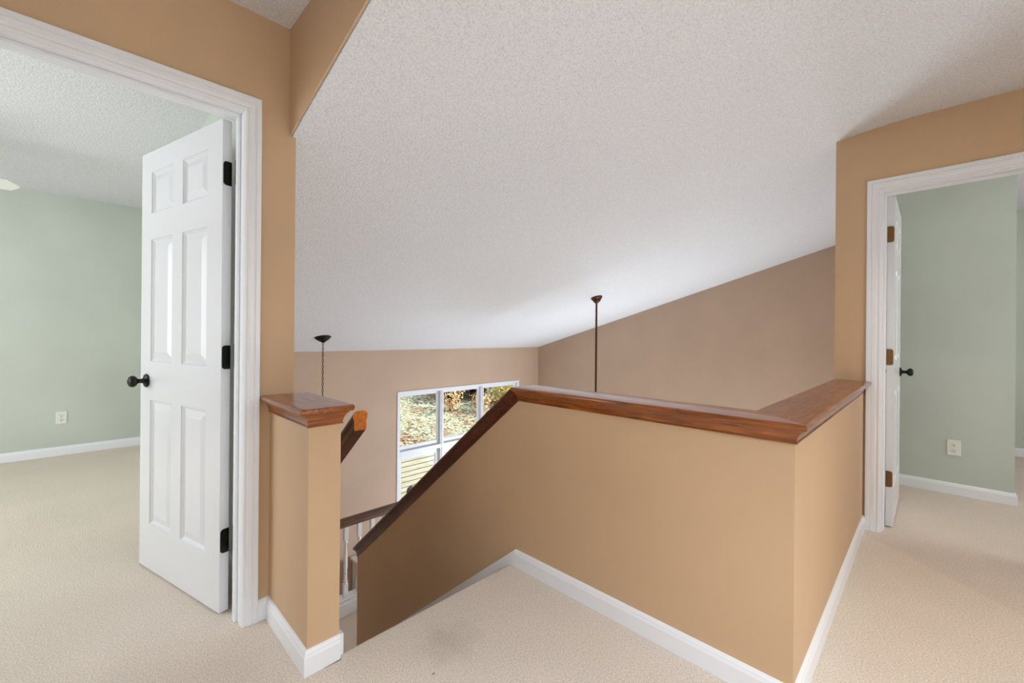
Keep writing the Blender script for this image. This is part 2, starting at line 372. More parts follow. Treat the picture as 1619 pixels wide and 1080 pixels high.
baseboard('baseboard_right_room', [(XG, YR - .12, 0), (XG, -.412, 0), (XG + .11, -.412, 0)], [(-1, 0, 0), (0, -1, 0)], 'white baseboard of the sage wall in the right bedroom')
baseboard('baseboard_right_room_side', [(XR + .12, YR - .12, 0), (XG, YR - .12, 0)], [(0, -1, 0)], 'white baseboard behind the open right door')
baseboard('baseboard_far_right_room', [(6.56, YR - .12, 0), (6.56, -2.48, 0)], [(-1, 0, 0)], 'white baseboard of the further room at the right edge')

# ------------------------------------------------------------------ doors
CP = [(0, 0), (.009, 0), (.012, .004), (.012, .010), (.009, .014), (.011, .019), (.014, .024), (.0145, .040), (.012, .044), (.018, .048), (.018, .064), (.016, .067), (0, .067)]
def leaf_mesh(W, H, th, cols, rows):
    mb = MB()
    xs = sorted({0, W} | {c for p in cols for c in p}); zs_ = sorted({0, H} | {c for p in rows for c in p})
    for side in (0, -th):
        s = -1 if side == 0 else 1
        for i in range(len(xs) - 1):
            for j in range(len(zs_) - 1):
                a, b, c, d = xs[i], xs[i + 1], zs_[j], zs_[j + 1]
                if (a, b) in cols and (c, d) in rows:
                    loops = []
                    for ins, dep in ((0, 0), (.002, .004), (.008, .009), (.013, .0125), (.016, .0125), (.046, .0025), (.049, .0020)):
                        y = side + s * dep
                        loops.append([(a + ins, y, c + ins), (b - ins, y, c + ins), (b - ins, y, d - ins), (a + ins, y, d - ins)])
                    vs = [p for l in loops for p in l]; fs = []
                    for k in range(len(loops) - 1):
                        for m in range(4): fs.append((k * 4 + m, k * 4 + (m + 1) % 4, (k + 1) * 4 + (m + 1) % 4, (k + 1) * 4 + m))
                    e = 4 * (len(loops) - 1); fs.append((e, e + 1, e + 2, e + 3)); mb.add(vs, fs)
                else: mb.add([(a, side, c), (b, side, c), (b, side, d), (a, side, d)], [(0, 1, 2, 3)])
    mb.add([(0, 0, 0), (W, 0, 0), (W, -th, 0), (0, -th, 0), (0, 0, H), (W, 0, H), (W, -th, H), (0, -th, H)], [(0, 1, 2, 3), (4, 7, 6, 5), (0, 3, 7, 4), (1, 5, 6, 2)])
    import bmesh
    me = bpy.data.meshes.new('door_leaf'); me.from_pydata(mb.v, [], mb.f)
    bm = bmesh.new(); bm.from_mesh(me); bmesh.ops.remove_doubles(bm, verts=bm.verts, dist=1e-5); bmesh.ops.recalc_face_normals(bm, faces=bm.faces); bm.to_mesh(me); bm.free()
    return me
KNOB = [(.0, 0), (.031, 0), (.033, .003), (.031, .007), (.022, .010), (.013, .014), (.0105, .022), (.0105, .034), (.014, .038), (.023, .044), (.0275, .052), (.0275, .060), (.022, .068), (.013, .072), (.008, .072), (.007, .0705), (0, .0705)]
ROWS = [(.220, .823), (1.009, 1.602), (1.729, 1.930)]
def place_local(o, parent): o.parent = parent
def plate(w, h, t, rad=.012):
    """hinge plate outline in x-z, hinge side at x=0, rounded far corners, thickness along y"""
    p = [(0, -h / 2), (w - rad, -h / 2)] + [(w - rad + rad * math.sin(a), -h / 2 + rad - rad * math.cos(a)) for a in (math.pi / 6, math.pi / 3, math.pi / 2)]
    p += [(w - rad + rad * math.cos(a), h / 2 - rad + rad * math.sin(a)) for a in (0, math.pi / 6, math.pi / 3, math.pi / 2)] + [(0, h / 2)]
    return p
def make_door(name, label, loc, rot, W, cols, kx, kz, hz, hmat, kmat, pin, jamb_plate, knob2=True):
    root = empty(name, loc); struct(root, label, 'door')
    leaf = bpy.data.objects.new('door_leaf', leaf_mesh(W, 2.03, .035, cols, ROWS)); C.objects.link(leaf); leaf.data.materials.append(M_DOOR)
    leaf.parent = root; leaf.location = (0, 0, .008); leaf.rotation_euler = (0, 0, rot)
    for sgn in ((1, -1) if knob2 else (1,)):
        k = MB().lathe((kx, 0 if sgn > 0 else -.035, kz - .008), KNOB, (0, sgn, 0), 28).build('door_knob', kmat, None, smooth=True); k.parent = leaf; k.location = (0, 0, 0)
    lt = MB().box(W - .0005, W + .001, -.029, -.006, kz - .036, kz + .02).box(W, W + .008, -.023, -.012, kz - .016, kz).build('latch_plate', hmat); lt.parent = leaf; lt.location = (0, 0, 0)
    for z in hz:
        # door-side plate lies on the hinge edge of the leaf (local x = 0)
        hp = MB().prism([(-y, zz + z - .008) for y, zz in plate(.032, .098, 0)], 'x', -.0025, .0002)
        for q in (-.032, 0, .032):
            hp.lathe((-.0025, -.012, z - .008 + q), [(.0, 0), (.004, 0), (.003, .0008), (0, .0008)], (-1, 0, 0), 10)
        hinge = hp.build('hinge', hmat); 
        # mirror outline so the knuckle side is the far side
        for v_ in hinge.data.vertices: v_.co.y = -.035 - v_.co.y if pin < 0 else v_.co.y
        hinge.parent = leaf; hinge.location = (0, 0, 0)
    return root, leaf
# left door: stands open about 75 degrees into the left bedroom
L_ROT = math.atan2(.967, -.253)
LCOLS = [(.12, .34), (.435, .655)]
door_l, leaf_l = make_door('door_1', 'open white six-panel door at the left with black knob and hinges', (.403, 2.074, 0), L_ROT, .762, LCOLS, .692, .922, (1.818, 1.058, .300), M_BLACK, M_BLACK, -1, None)
# right door: stands open at a right angle into the right bedroom
RCOLS = [(.10, .31), (.39, .60)]
door_r, leaf_r = make_door('door_2', 'open white six-panel door at the right seen nearly edge-on', (3.492, .204, 0), 0, .70, RCOLS, .64, .922, (1.80, 1.045, .297), M_BRASS, M_BLACK, 1, None)
# right door knuckle side faces the viewer's opening: flip its leaf so that the visible face looks toward -Y (already symmetric)
def barrel(parent, x, y, zlist, m, n0):
    for z in zlist:
        b = MB()
        for k in range(5):
            z0 = z - .049 + k * .0198; b.lathe((x, y, z0), [(0, 0), (.0062, 0), (.0062, .0188), (0, .0188)], (0, 0, 1), 12)
        b.lathe((x, y, z - .054), [(0, 0), (.004, .001), (.004, .004), (0, .005)], n=12).lathe((x, y, z + .05), [(0, 0), (.004, .001), (.004, .004), (0, .005)], n=12)
        if n0 == 'L': b.box(DX1 - .0025, DX1 + .001, y - .036, y - .004, z - .049, z + .049)
        else: b.box(XR + .086, XR + .122, RY1 - .0025, RY1 + .001, z - .049, z + .049)
        o = b.build('hinge_barrel', m, parent, smooth=True)
barrel(door_l, DX1 + .004, 2.064, (1.826, 1.066, .308), M_BLACK, 'L')
barrel(door_r, 3.4935, RY1 - .001, (1.808, 1.053, .305), M_BRASS, 'R')
# frames
def frame_parts(root, u0, u1, face, back, ax, stop0, sgn, r=.008, cw=.067):
    def bx(mb, a, b, c, d, z0, z1):
        if ax == 'x': mb.box(a, b, c, d, z0, z1)
        else: mb.box(c, d, a, b, z0, z1)
    j = MB(); bx(j, u0 - J, u0, face, back, 0, DZ + J); bx(j, u1, u1 + J, face, back, 0, DZ + J); bx(j, u0, u1, face, back, DZ, DZ + J)
    s0, s1 = stop0
    bx(j, u0, u0 + .011, s0, s1, 0, DZ); bx(j, u1 - .011, u1, s0, s1, 0, DZ); bx(j, u0 + .011, u1 - .011, s0, s1, DZ - .011, DZ)
    j.build('door_jamb', M_TRIM, root, bevel=.0015, seg=1)
    prof = [(a, b * cw / .067) for a, b in CP]
    for f, o in ((face, -1), (back, 1)):
        if ax == 'x': pts = [(u1 + r, f, 0), (u1 + r, f, DZ - .0 + r), (u0 - r, f, DZ + r), (u0 - r, f, 0)]; ov = (0, o, 0)
        else: pts = [(f, u1 + r, 0), (f, u1 + r, DZ + r), (f, u0 - r, DZ + r), (f, u0 - r, 0)]; ov = (o, 0, 0)
        d = V((0, 0, 1)); side = V(ov).cross(d); want = (V((1, 0, 0)) if ax == 'x' else V((0, 1, 0)))
        sg = 1 if side.dot(want) > 0 else -1
        MB().sweep(pts, [ov] * 3, prof, sg).build('door_casing', M_TRIM, root)
frame_parts(door_l, DX0, DX1, YL, YL + .12, 'x', (YL + .045, YL + .078), 1, .002, .056)
frame_parts(door_r, RY0, RY1, XR, XR + .12, 'y', (XR + .045, XR + .083), 1)

# ------------------------------------------------------------------ wooden caps
def nose(w0, w1, h, r=.012):
    """board section, a from w0 (outer, +) to w1 (inner, -), rounded edges"""
    p = []
    for (cx_, cz_, a0) in ((w0 - r, r, -90), (w0 - r, h - r, 0), (w1 + r, h - r, 90), (w1 + r, r, 180)):
        for k in range(5):
            a = math.radians(a0 + k * 22.5); p.append((cx_ + r * math.cos(a), cz_ + r * math.sin(a)))
    return p
MH = .047
MOLD = [(0, 0), (.006, 0), (.007, .004), (.004, .006), (.006, .015), (.009, .025), (.015, .035), (.021, .042), (.024, MH), (0, MH)]
def mold(s=1.0): return [(a, b * s) for a, b in MOLD]
root = empty('half_wall_cap', (XH, YH, .831)); tag(root, 'long stained cherry wood cap on the half wall, level then sloping down the stairs', 'wall cap')
PB = (XH, BEND[0], BEND[1]); PC = (XH, YH, .831); PD = (XR, YH, .831); PA = (XH, END_Y + .0, BEND[1] - ST * (END_Y - BEND[0]))
hin = [(a, b + MH) for a, b in nose(.038, -(HW + .032), .021, .0095)]
low = [(a, b + .0) for a, b in MOLD]
sgx = -1
def wsg(p, q, o): return 1 if V(o).cross(V(q) - V(p)).z > 0 else -1
# sloped piece, level piece and short return: each a board and a moulding, mitred where they meet
def piece(pts, outs, pick, prof, name, m):
    """sweep the whole path but keep the ring pair of one segment so that its ends are mitred"""
    mb = MB().sweep(pts, outs, prof, wsg(pts[0], pts[1], outs[0]), n0=(0, 1, 0))
    k = len(prof); seg = MB(); seg.v = mb.v[pick * k:(pick + 2) * k]
    seg.f = [(j, k + j, k + (j + 1) % k, (j + 1) % k) for j in range(k)] + [tuple(range(k)), tuple(range(2 * k - 1, k - 1, -1))]
    return seg.build(name, m, root, smooth=True)
path = [PA, PB, PC, PD]; outs = [(-1, 0, 0), (-1, 0, 0), (0, -1, 0)]
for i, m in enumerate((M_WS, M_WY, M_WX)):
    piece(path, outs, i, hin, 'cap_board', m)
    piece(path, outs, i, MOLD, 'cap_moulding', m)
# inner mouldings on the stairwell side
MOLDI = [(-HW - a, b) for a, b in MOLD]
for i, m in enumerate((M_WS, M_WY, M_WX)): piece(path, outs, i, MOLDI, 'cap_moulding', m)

root2 = empty('pier_cap', ((PX0 + PX1) / 2, 1.7, .836)); tag(root2, 'square-edged dark cherry wood cap on the narrow pier by the left doorway', 'wall cap')
PZ = .838
MB().box(PX0 - .040, PX1 + .036, PY - .040, YL - .001, PZ + MH, PZ + MH + .022).build('cap_board', M_WY, root2, bevel=.009, seg=4, smooth=True)
pth = [(PX0, YL - .001, PZ), (PX0, PY, PZ), (PX1, PY, PZ), (PX1, YL - .001, PZ)]; po = [(-1, 0, 0), (0, -1, 0), (1, 0, 0)]
mbm = MB().sweep(pth, po, MOLD, wsg(pth[0], pth[1], po[0])); k = len(MOLD)
for i, m in enumerate((M_WY, M_WX, M_WY)):
    seg = MB(); seg.v = mbm.v[i * k:(i + 2) * k]
    seg.f = [(j, k + j, k + (j + 1) % k, (j + 1) % k) for j in range(k)] + [tuple(range(k)), tuple(range(2 * k - 1, k - 1, -1))]
    seg.build('cap_moulding', m, root2, smooth=True)

# ------------------------------------------------------------------ wall handrail at the stair head
hr = empty('stair_handrail', (.79, 1.634, .77)); tag(hr, 'wooden handrail with bright sawn end fixed beside the narrow pier', 'handrail')
RAILP = [(-.018, 0), (.018, 0), (.019, .004), (.0195, .022), (.0185, .030), (.0195, .038), (.0225, .046), (.0235, .056), (.0205, .066), (.012, .073), (-.012, .073), (-.0205, .066), (-.0235, .056), (-.0225, .046), (-.0195, .038), (-.0185, .030), (-.0195, .022), (-.019, .004)]
RAILW = [(a * 1.32, b / ca * 1.08) for a, b in RAILP]
h0 = V((.790, 1.634, .7725)); dirn = V((0, 1, -ST)).normalized(); h1 = h0 + dirn * 2.0
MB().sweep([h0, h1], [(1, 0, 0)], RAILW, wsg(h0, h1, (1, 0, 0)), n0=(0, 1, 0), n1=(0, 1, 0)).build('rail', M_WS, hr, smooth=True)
e1 = h0 + V((0, -.0008, 0))
pr = [(h0.x + a, e1.y, h0.z + b * ca) for a, b in RAILW]
MB().add(pr + [(x, y + .0010, z) for x, y, z in pr], [tuple(range(18)), tuple(range(35, 17, -1))] + [(i, (i + 1) % 18, (i + 1) % 18 + 18, i + 18) for i in range(18)]).build('end_grain_face', M_END, hr)
MB().box(PX1, PX1 + .010, 1.55, 1.76, .650, .772).build('mounting_block', M_TRIM, hr)
for t in (.36, 1.0, 1.85):
    c = h0 + dirn * t
    xw = PX1 if c.y < YL - .02 else XE
    MB().box(xw, xw + .012, c.y - .02, c.y + .03, c.z - .075, c.z + .02).box(xw + .01, c.x + .006, c.y - .006, c.y + .006, c.z - .03, c.z - .018).box(c.x - .006, c.x + .006, c.y - .006, c.y + .006, c.z - .03, c.z + .006).build('rail_bracket', M_TRIM, hr, bevel=.002)

# ------------------------------------------------------------------ landing balustrade
YB = 3.865
bl = empty('landing_balustrade', (2.0, YB, LAND)); tag(bl, 'brown rail on white turned balusters along the stair landing', 'balustrade')
BX0, BX1 = XE, 2.7
MB().box(BX0, BX1, YB - .055, YB + .06, LAND, LAND + .115).box(BX0, BX1, YB - .075, YB + .075, LAND + .115, LAND + .14).box(BX0, BX1, YB - .045, YB + .045, LAND + .14, LAND + .16).build('curb', M_TRIM, bl, bevel=.004)
MB().sweep([(BX0, YB, LAND + .805), (BX1, YB, LAND + .805)], [(0, -1, 0)], [(a * 1.25, b * 1.05) for a, b in RAILP], wsg((BX0, YB, 0), (BX1, YB, 0), (0, -1, 0))).build('rail', M_WR, bl, smooth=True)
def baluster():
    b = MB(); z0 = LAND + .155; zt = LAND + .81; x = 1.737; q = .019
    b.box(x - q, x + q, YB - q, YB + q, z0, z0 + .12)
    b.box(x - q, x + q, YB - q, YB + q, zt - .13, zt)
    H_ = zt - .13 - z0 - .12
    pf = [(.0, 0), (.017, 0), (.013, .012), (.019, .02), (.019, .03), (.012, .038), (.016, .052), (.011, .062), (.016, .075), (.011, .086), (.016, .10), (.012, .115), (.018, .16), (.0155, .22), (.011, H_ - .05), (.010, H_ - .035), (.017, H_ - .028), (.017, H_ - .018), (.012, H_ - .010), (.016, H_), (0, H_)]
    b.lathe((x, YB, z0 + .12), pf, n=16)
    return b.build('baluster', M_TRIM, bl, loc=(x, YB, z0), smooth=True)
b0 = baluster(); base = b0.location.copy()
for i in range(-8, 8):
    if i == 0: continue
    o = b0.copy(); C.objects.link(o); o.parent = bl; o.location = base + V((i * .131, 0, 0))
# low white cabinet on the living room floor beyond the balustrade
cb = empty('white_cabinet', (2.75, 5.3, LOW)); tag(cb, 'low white cabinet glimpsed between balusters beyond the landing', 'cabinet')
CBX0, CBX1 = 2.62, 3.25
MB().box(CBX0 + .01, CBX1 - .01, 5.28, YW - .02, LOW, -1.92).build('body', M_TRIM, cb, bevel=.003)
MB().box(CBX0 - .02, CBX1 + .02, 5.25, YW - .012, -1.92, -1.885).build('cabinet_top', M_TRIM, cb, bevel=.004)
for x in (CBX0 + .02, (CBX0 + CBX1) / 2 + .004):
    dd = MB().box(x, x + (CBX1 - CBX0) / 2 - .03, 5.262, 5.28, LOW + .1, -1.96).build('cabinet_door', M_TRIM, cb, bevel=.003)
    kk = MB().lathe((x + .14, 5.262, -2.3), [(0, 0), (.006, 0), (.006, .012), (.014, .02), (.010, .028), (0, .03)], (0, -1, 0), 14).build('knob', M_BLACK, smooth=True)
    kk.parent = dd

# ------------------------------------------------------------------ window in the living room
wn = empty('window_1', ((WX0 + WX1) / 2, YW, WZ0)); struct(wn, 'tall white three-bay window looking out on a leafy hillside', 'window')
U = (WX1 - WX0) / 3; FY0, FY1 = YW - .012, YW + .10
fr = MB()
fi = [(WX0 + .048, WZ0 + .05), (WX1 - .048, WZ0 + .05), (WX1 - .048, WZ1 - .046), (WX0 + .048, WZ1 - .046)]; fo = [(WX0, WZ0), (WX1, WZ0), (WX1, WZ1), (WX0, WZ1)]
fv = [(x, y, z) for y in (FY0, FY1) for ring in (fo, fi) for x, z in ring]
fr.add(fv, [q for i in range(4) for q in ((i, (i + 1) % 4, 4 + (i + 1) % 4, 4 + i), (8 + i, 12 + i, 12 + (i + 1) % 4, 8 + (i + 1) % 4), (i, 8 + i, 8 + (i + 1) % 4, (i + 1) % 4), (4 + i, 4 + (i + 1) % 4, 12 + (i + 1) % 4, 12 + i))])
fr.build('window_frame', M_VINYL, wn, bevel=.004)
for x in (4.122, 4.987):
    MB().box(x - .030, x + .030, FY0 + .008, FY1, WZ0 + .05, WZ1 - .046).box(x - .008, x + .008, FY0 - .002, FY0 + .01, WZ0 + .05, WZ1 - .046).build('mullion', M_VINYL, wn, bevel=.003)
MB().box(WX0 + .048, WX1 - .048, FY0 + .004, FY1, -.665, -.60).build('transom_rail', M_VINYL, wn, bevel=.006)
edges = [(WX0 + .048, 4.092), (4.152, 4.957), (5.017, WX1 - .048)]
for a, b in edges:
    for (z0, z1, t) in ((-.60, WZ1 - .046, .042), (WZ0 + .05, -.665, .078)):
        s = MB(); y0, y1 = YW + .045, YW + .085
        tb = t * (1.5 if t < .05 else 1.0)
        s.box(a, a + t * .75, y0, y1, z0, z1).box(b - t * .75, b, y0, y1, z0, z1).box(a + t * .75, b - t * .75, y0, y1, z0, z0 + tb).box(a + t * .75, b - t * .75, y0, y1, z1 - t, z1)
        so_ = s.build('sash', M_VINYL, wn, bevel=.004)
        g = MB().box(a + t * .7, b - t * .7, YW + .063, YW + .067, z0 + tb * .9, z1 - t * .9).build('pane', M_GLASS); g.parent = so_; g.location = -V(wn.location) - V(so_.location)
# hidden bedroom window behind the left edge of the photo
w2 = empty('window_2', (-2.5, 3.6, .6)); struct(w2, 'bedroom window in the wall left of the photo', 'window')
MB().box(-2.56, -2.49, 2.4, 2.45, .6, 2.1).box(-2.56, -2.49, 4.75, 4.8, .6, 2.1).box(-2.56, -2.49, 2.45, 4.75, .6, .65).box(-2.56, -2.49, 2.45, 4.75, 2.05, 2.1).box(-2.56, -2.49, 3.57, 3.63, .65, 2.05).build('window_frame', M_VINYL, w2, bevel=.003)
MB().box(-2.53, -2.526, 2.45, 4.75, .65, 2.05).build('pane', M_GLASS, w2)

# unseen window frames added on solid walls round the fill lights
def fill_frame(n, x0, x1, y0, y1, z0, z1, label):
    m = MB(); t = .05
    if x1 - x0 > y1 - y0:
        xm = (x0 + x1) / 2
        m.box(x0, x0 + t, y0, y1, z0, z1).box(x1 - t, x1, y0, y1, z0, z1).box(x0, x1, y0, y1, z0 - t, z0).box(x0, x1, y0, y1, z1, z1 + t)
    else:
        m.box(x0, x1, y0, y0 + t, z0, z1).box(x0, x1, y1 - t, y1, z0, z1).box(x0, x1, y0, y1, z0 - t, z0).box(x0, x1, y0, y1, z1, z1 + t)
    struct(m.build('window_%d' % n, M_VINYL, bevel=.004), label, 'window')
fill_frame(3, -.36, 2.16, -2.48, -2.41, .38, 1.92, 'white window frame in the hall wall behind the viewer')
fill_frame(4, -2.48, -2.41, -1.26, .86, .38, 1.92, 'white window frame in the end wall of the hall')
fill_frame(5, 3.45, 4.55, -2.48, -2.41, .68, 2.12, 'white window frame of the right bedroom, out of view')
fill_frame(6, 4.85, 6.35, -2.48, -2.41, .68, 2.12, 'white window frame of the further room, out of view')

# ------------------------------------------------------------------ outlets
def outlet(loc, ax, label):
    """ax: outward normal; built in local frame u (along wall), n, z"""
    r = empty('wall_outlet', loc); tag(r, label, 'outlet')
    n_ = V(ax); u = V((0, 0, 1)).cross(n_)
    def lb(mb, u0, u1, n0, n1, z0, z1):
        p0 = V(loc) + u * u0 + n_ * n0 + V((0, 0, z0)); p1 = V(loc) + u * u1 + n_ * n1 + V((0, 0, z1))
        return mb.box(min(p0.x, p1.x), max(p0.x, p1.x), min(p0.y, p1.y), max(p0.y, p1.y), min(p0.z, p1.z), max(p0.z, p1.z))
    lb(MB(), -.036, .036, 0, .006, -.058, .058).build('cover_plate', M_PLATE, r, bevel=.003)
    for zc in (.020, -.020):
        s = lb(MB(), -.0165, .0165, .004, .009, zc - .0145, zc + .0145).build('receptacle', M_PLATE, r, bevel=.004)
        k = MB(); lb(k, -.008, -.0055, .0088, .0094, zc - .001, zc + .009); lb(k, .0055, .008, .0088, .0094, zc - .001, zc + .007)
        k.lathe(V(loc) + n_ * .0088 + V((0, 0, zc - .008)), [(.0, 0), (.0035, 0), (.0035, .0006), (0, .0006)], n_, 12)
        ko = k.build('slots', M_SLOT); ko.parent = s; ko.location = -V(r.location) - V(s.location)
    sc = MB().lathe(V(loc) + n_ * .006, [(0, 0), (.003, 0), (.0025, .001), (0, .0012)], n_, 10).build('screw', M_PLATE, r)
outlet((-.126, YF, .352), (0, -1, 0), 'white duplex outlet low on the left bedroom sage wall')
outlet((XG, -.115, .347), (-1, 0, 0), 'white duplex outlet low on the sage wall seen through the right doorway')

# ------------------------------------------------------------------ pendants in the living room
def ceil_normal(): return V((0, SL, 1)).normalized()
pc = V((1.955, 4.99, zs(4.99)))
p1 = empty('pendant_lantern', pc); tag(p1, 'black canopy and chain of a pendant hanging above the narrow pier', 'pendant lamp')
nn = -ceil_normal()
MB().lathe(pc, [(0, -.002), (.088, -.002), (.088, .008), (.078, .018), (.060, .034), (.042, .046), (.022, .058), (.012, .066), (0, .068)], nn, 28).build('canopy', M_BLACK, p1, smooth=True)
ch = MB(); z = pc.z - .068; i = 0
while z > -.12:
    ch.torus((pc.x, pc.y, z), (1, 0, 0) if i % 2 else (0, 1, 0), .0105, .0026, 1.9, n=12, m=5); z -= .034; i += 1
ch.tube((pc.x + .003, pc.y, pc.z - .06), (pc.x + .003, pc.y, -.12), .0022, n=6)
ch.build('chain', M_BRONZE, p1, smooth='all')
MB().lathe((pc.x, pc.y, -.12), [(0, 0), (.02, -.01), (.05, -.04), (.105, -.07), (.11, -.08), (0, -.085)], n=24).build('lantern_top', M_BLACK, p1, smooth=True)
MB().lathe((pc.x, pc.y, -.42), [(0, 0), (.08, 0), (.085, .01), (.07, .02), (0, .02)], n=24).build('lantern_base', M_BLACK, p1, smooth=True)
MB().lathe((pc.x, pc.y, -.40), [(.062, 0), (.085, .08), (.09, .14), (.085, .2), (0, .2)], n=24).build('lantern_glass', M_SHADE, p1, smooth=True)

fc = V((4.67, 3.09, zs(3.09)))
p2 = empty('ceiling_fan', fc); tag(p2, 'bronze ceiling mount and long downrod of a living room fan', 'ceiling fan')
MB().lathe(fc, [(0, -.002), (.072, -.002), (.072, .018), (.066, .024), (.058, .03)], nn, 28).lathe(fc + V((0, 0, -.02)), [(.058, 0), (.055, .02), (.03, .05), (.018, .06), (0, .06)], (0, 0, -1), 24).build('canopy', M_BRONZE, p2, smooth=True)
MB().tube(fc + V((0, 0, -.06)), (fc.x, fc.y, .22), .0125, n=14).build('downrod', M_BRONZE, p2, smooth=True)
MB().lathe((fc.x, fc.y, .25), [(0, 0), (.03, -.01), (.05, -.05), (.12, -.08), (.135, -.14), (.11, -.2), (.05, -.23), (0, -.23)], n=28).build('motor_housing', M_BRONZE, p2, smooth=True)
bl0 = None
def fan_blade(cx_, cy_, z, L0, L1, wd, m, parent, ang, chamf=.03, th=.007):
    pl = [(L0, -wd * .38), (L0 + .08, -wd * .5), (L1 - chamf, -wd * .5), (L1, -wd * .12), (L1, wd * .12), (L1 - chamf, wd * .5), (L0 + .08, wd * .5), (L0, wd * .38)]
    mb = MB(); n = len(pl); c, s = math.cos(ang), math.sin(ang); vs = []
    for t in (0, th):
        for a, b in pl:
            zt = z + t - b * .2; vs.append((cx_ + a * c - b * s, cy_ + a * s + b * c, zt))
    mb.add(vs, [tuple(range(n)), tuple(range(2 * n - 1, n - 1, -1))] + [(i, i + n, (i + 1) % n + n, (i + 1) % n) for i in range(n)])
    o = mb.build('blade', m, parent, bevel=.002)
    a = MB(); a.add([(cx_ + r * c - q * s, cy_ + r * s + q * c, z + t) for t in (.008, .016) for r, q in ((.08, -.015), (L0 + .06, -.02), (L0 + .06, .02), (.08, .015))], [(0, 1, 2, 3), (7, 6, 5, 4), (0, 4, 5, 1), (1, 5, 6, 2), (2, 6, 7, 3), (3, 7, 4, 0)])
    a.build('blade_arm', m, parent)
for k in range(5): fan_blade(fc.x, fc.y, .09, .16, .62, .14, M_WR, p2, k * math.tau / 5 + .3)

# ceiling fan of the left bedroom (only a blade tip shows)
FX, FY_, FZ = -.945, 4.43, 2.135
p3 = empty('ceiling_fan', (FX, FY_, ZC)); tag(p3, 'white ceiling fan in the left bedroom, one blade tip at the photo edge', 'ceiling fan')
MB().lathe((FX, FY_, ZC), [(0, 0), (.075, 0), (.07, -.03), (.03, -.06), (0, -.06)], n=24).build('canopy', M_FAN, p3, smooth=True)
MB().tube((FX, FY_, ZC - .05), (FX, FY_, 2.25), .012, n=12).build('downrod', M_FAN, p3, smooth=True)
MB().lathe((FX, FY_, 2.26), [(0, 0), (.06, -.01), (.11, -.04), (.12, -.09), (.09, -.14), (.05, -.17), (0, -.17)], n=28).build('motor_housing', M_FAN, p3, smooth=True)
for k in range(5): fan_blade(FX, FY_, FZ, .16, .645, .15, M_FAN, p3, k * math.tau / 5 - .02, chamf=.045)

# rings added round the unseen downward fill lights of the hall ceiling
for (x, y) in ((.75, .35), (2.5, -.55), (.1, -1.1)):
    o = MB().lathe((x, y, ZC), [(.082, .0), (.115, 0), (.115, -.006), (.082, -.010)], n=28).build('recessed_downlight', M_TRIM, loc=(x, y, ZC), smooth=True)
    tag(o, {.75: 'recessed downlight above the stair head', 2.5: 'recessed downlight near the right doorway', .1: 'recessed downlight behind the viewer'}[x], 'ceiling lamp')

# ------------------------------------------------------------------ outdoors
def hill_z(x, y):
    if y < 10.12: return -3.6
    return -2.12 + .30 * (y - 10.12) + .004 * (y - 10.1) ** 2 + .16 * noise.noise(V((x * .35, y * .35, 0)))
def leafground():
    m = mat('leafy_grass', srgb(120, 130, 90), .95, spec=.1); c = coords(m)
    n1 = N(m, 'ShaderNodeTexNoise', Scale=11.0, Detail=6.0, Roughness=.8); LK(m, c, n1.inputs['Vector'])
    n2 = N(m, 'ShaderNodeTexNoise', Scale=1.1, Detail=4.0); LK(m, c, n2.inputs['Vector'])
    g = ramp(m, n1.outputs[0], [(.36, srgb(112, 116, 92)), (.5, srgb(150, 156, 128)), (.62, srgb(206, 206, 188))])
    b = ramp(m, n1.outputs[0], [(.34, srgb(66, 54, 42)), (.52, srgb(140, 112, 84)), (.66, srgb(214, 196, 168))])
    mx = N(m, 'ShaderNodeMix', data_type='RGBA'); LK(m, ramp(m, n2.outputs[0], [(.46, (0, 0, 0, 1)), (.66, (1, 1, 1, 1))]), mx.inputs[0]); LK(m, g, mx.inputs[6]); LK(m, b, mx.inputs[7])
    LK(m, mx.outputs[2], bsdf(m).inputs['Base Color']); return m
M_HILL = leafground()
gx, gy = 60, 50; vs = []; fs = []
for j in range(gy + 1):
    y = 10.12 + 26 * (j / gy) ** 1.4
    for i in range(gx + 1):
        x = -2 + 40 * i / gx; vs.append((x, y, hill_z(x, y)))
for j in range(gy):
    for i in range(gx): a = j * (gx + 1) + i; fs.append((a, a + 1, a + gx + 2, a + gx + 1))
hm = MB(); hm.add(vs, fs); ho = hm.build('hillside', M_HILL, smooth='all', fixn=False)
struct(ho, 'grassy hillside strewn with leaves outside the window', 'hillside')
struct(MB().box(-4, 40, 5.8, 10.3, -3.8, -3.6).build('yard', M_HILL), 'level yard between the house and the retaining wall', 'yard')
M_BOARD = mat('pale_board', srgb(222, 214, 176), .8)
c_ = coords(M_BOARD, (.6, 8, 8)); n_ = N(M_BOARD, 'ShaderNodeTexNoise', Scale=4.0, Detail=6.0); LK(M_BOARD, c_, n_.inputs['Vector'])
LK(M_BOARD, ramp(M_BOARD, n_.outputs[0], [(.35, srgb(176, 176, 146)), (.5, srgb(198, 194, 174)), (.7, srgb(206, 200, 186))]), bsdf(M_BOARD).inputs['Base Color'])
rw = MB(); z = -3.58
while z < -2.1: rw.box(2, 20, 10.0, 10.05, z, z + .112); z += .135
rwo = empty('retaining_wall', (9, 10.05, -3.6)); tag(rwo, 'pale yellow horizontal board retaining wall in the sunny yard', 'retaining wall')
rw.build('boards', M_BOARD, rwo)
MB().box(2, 20, 10.06, 10.11, -3.6, -2.12).build('backing', M_SLOT, rwo)
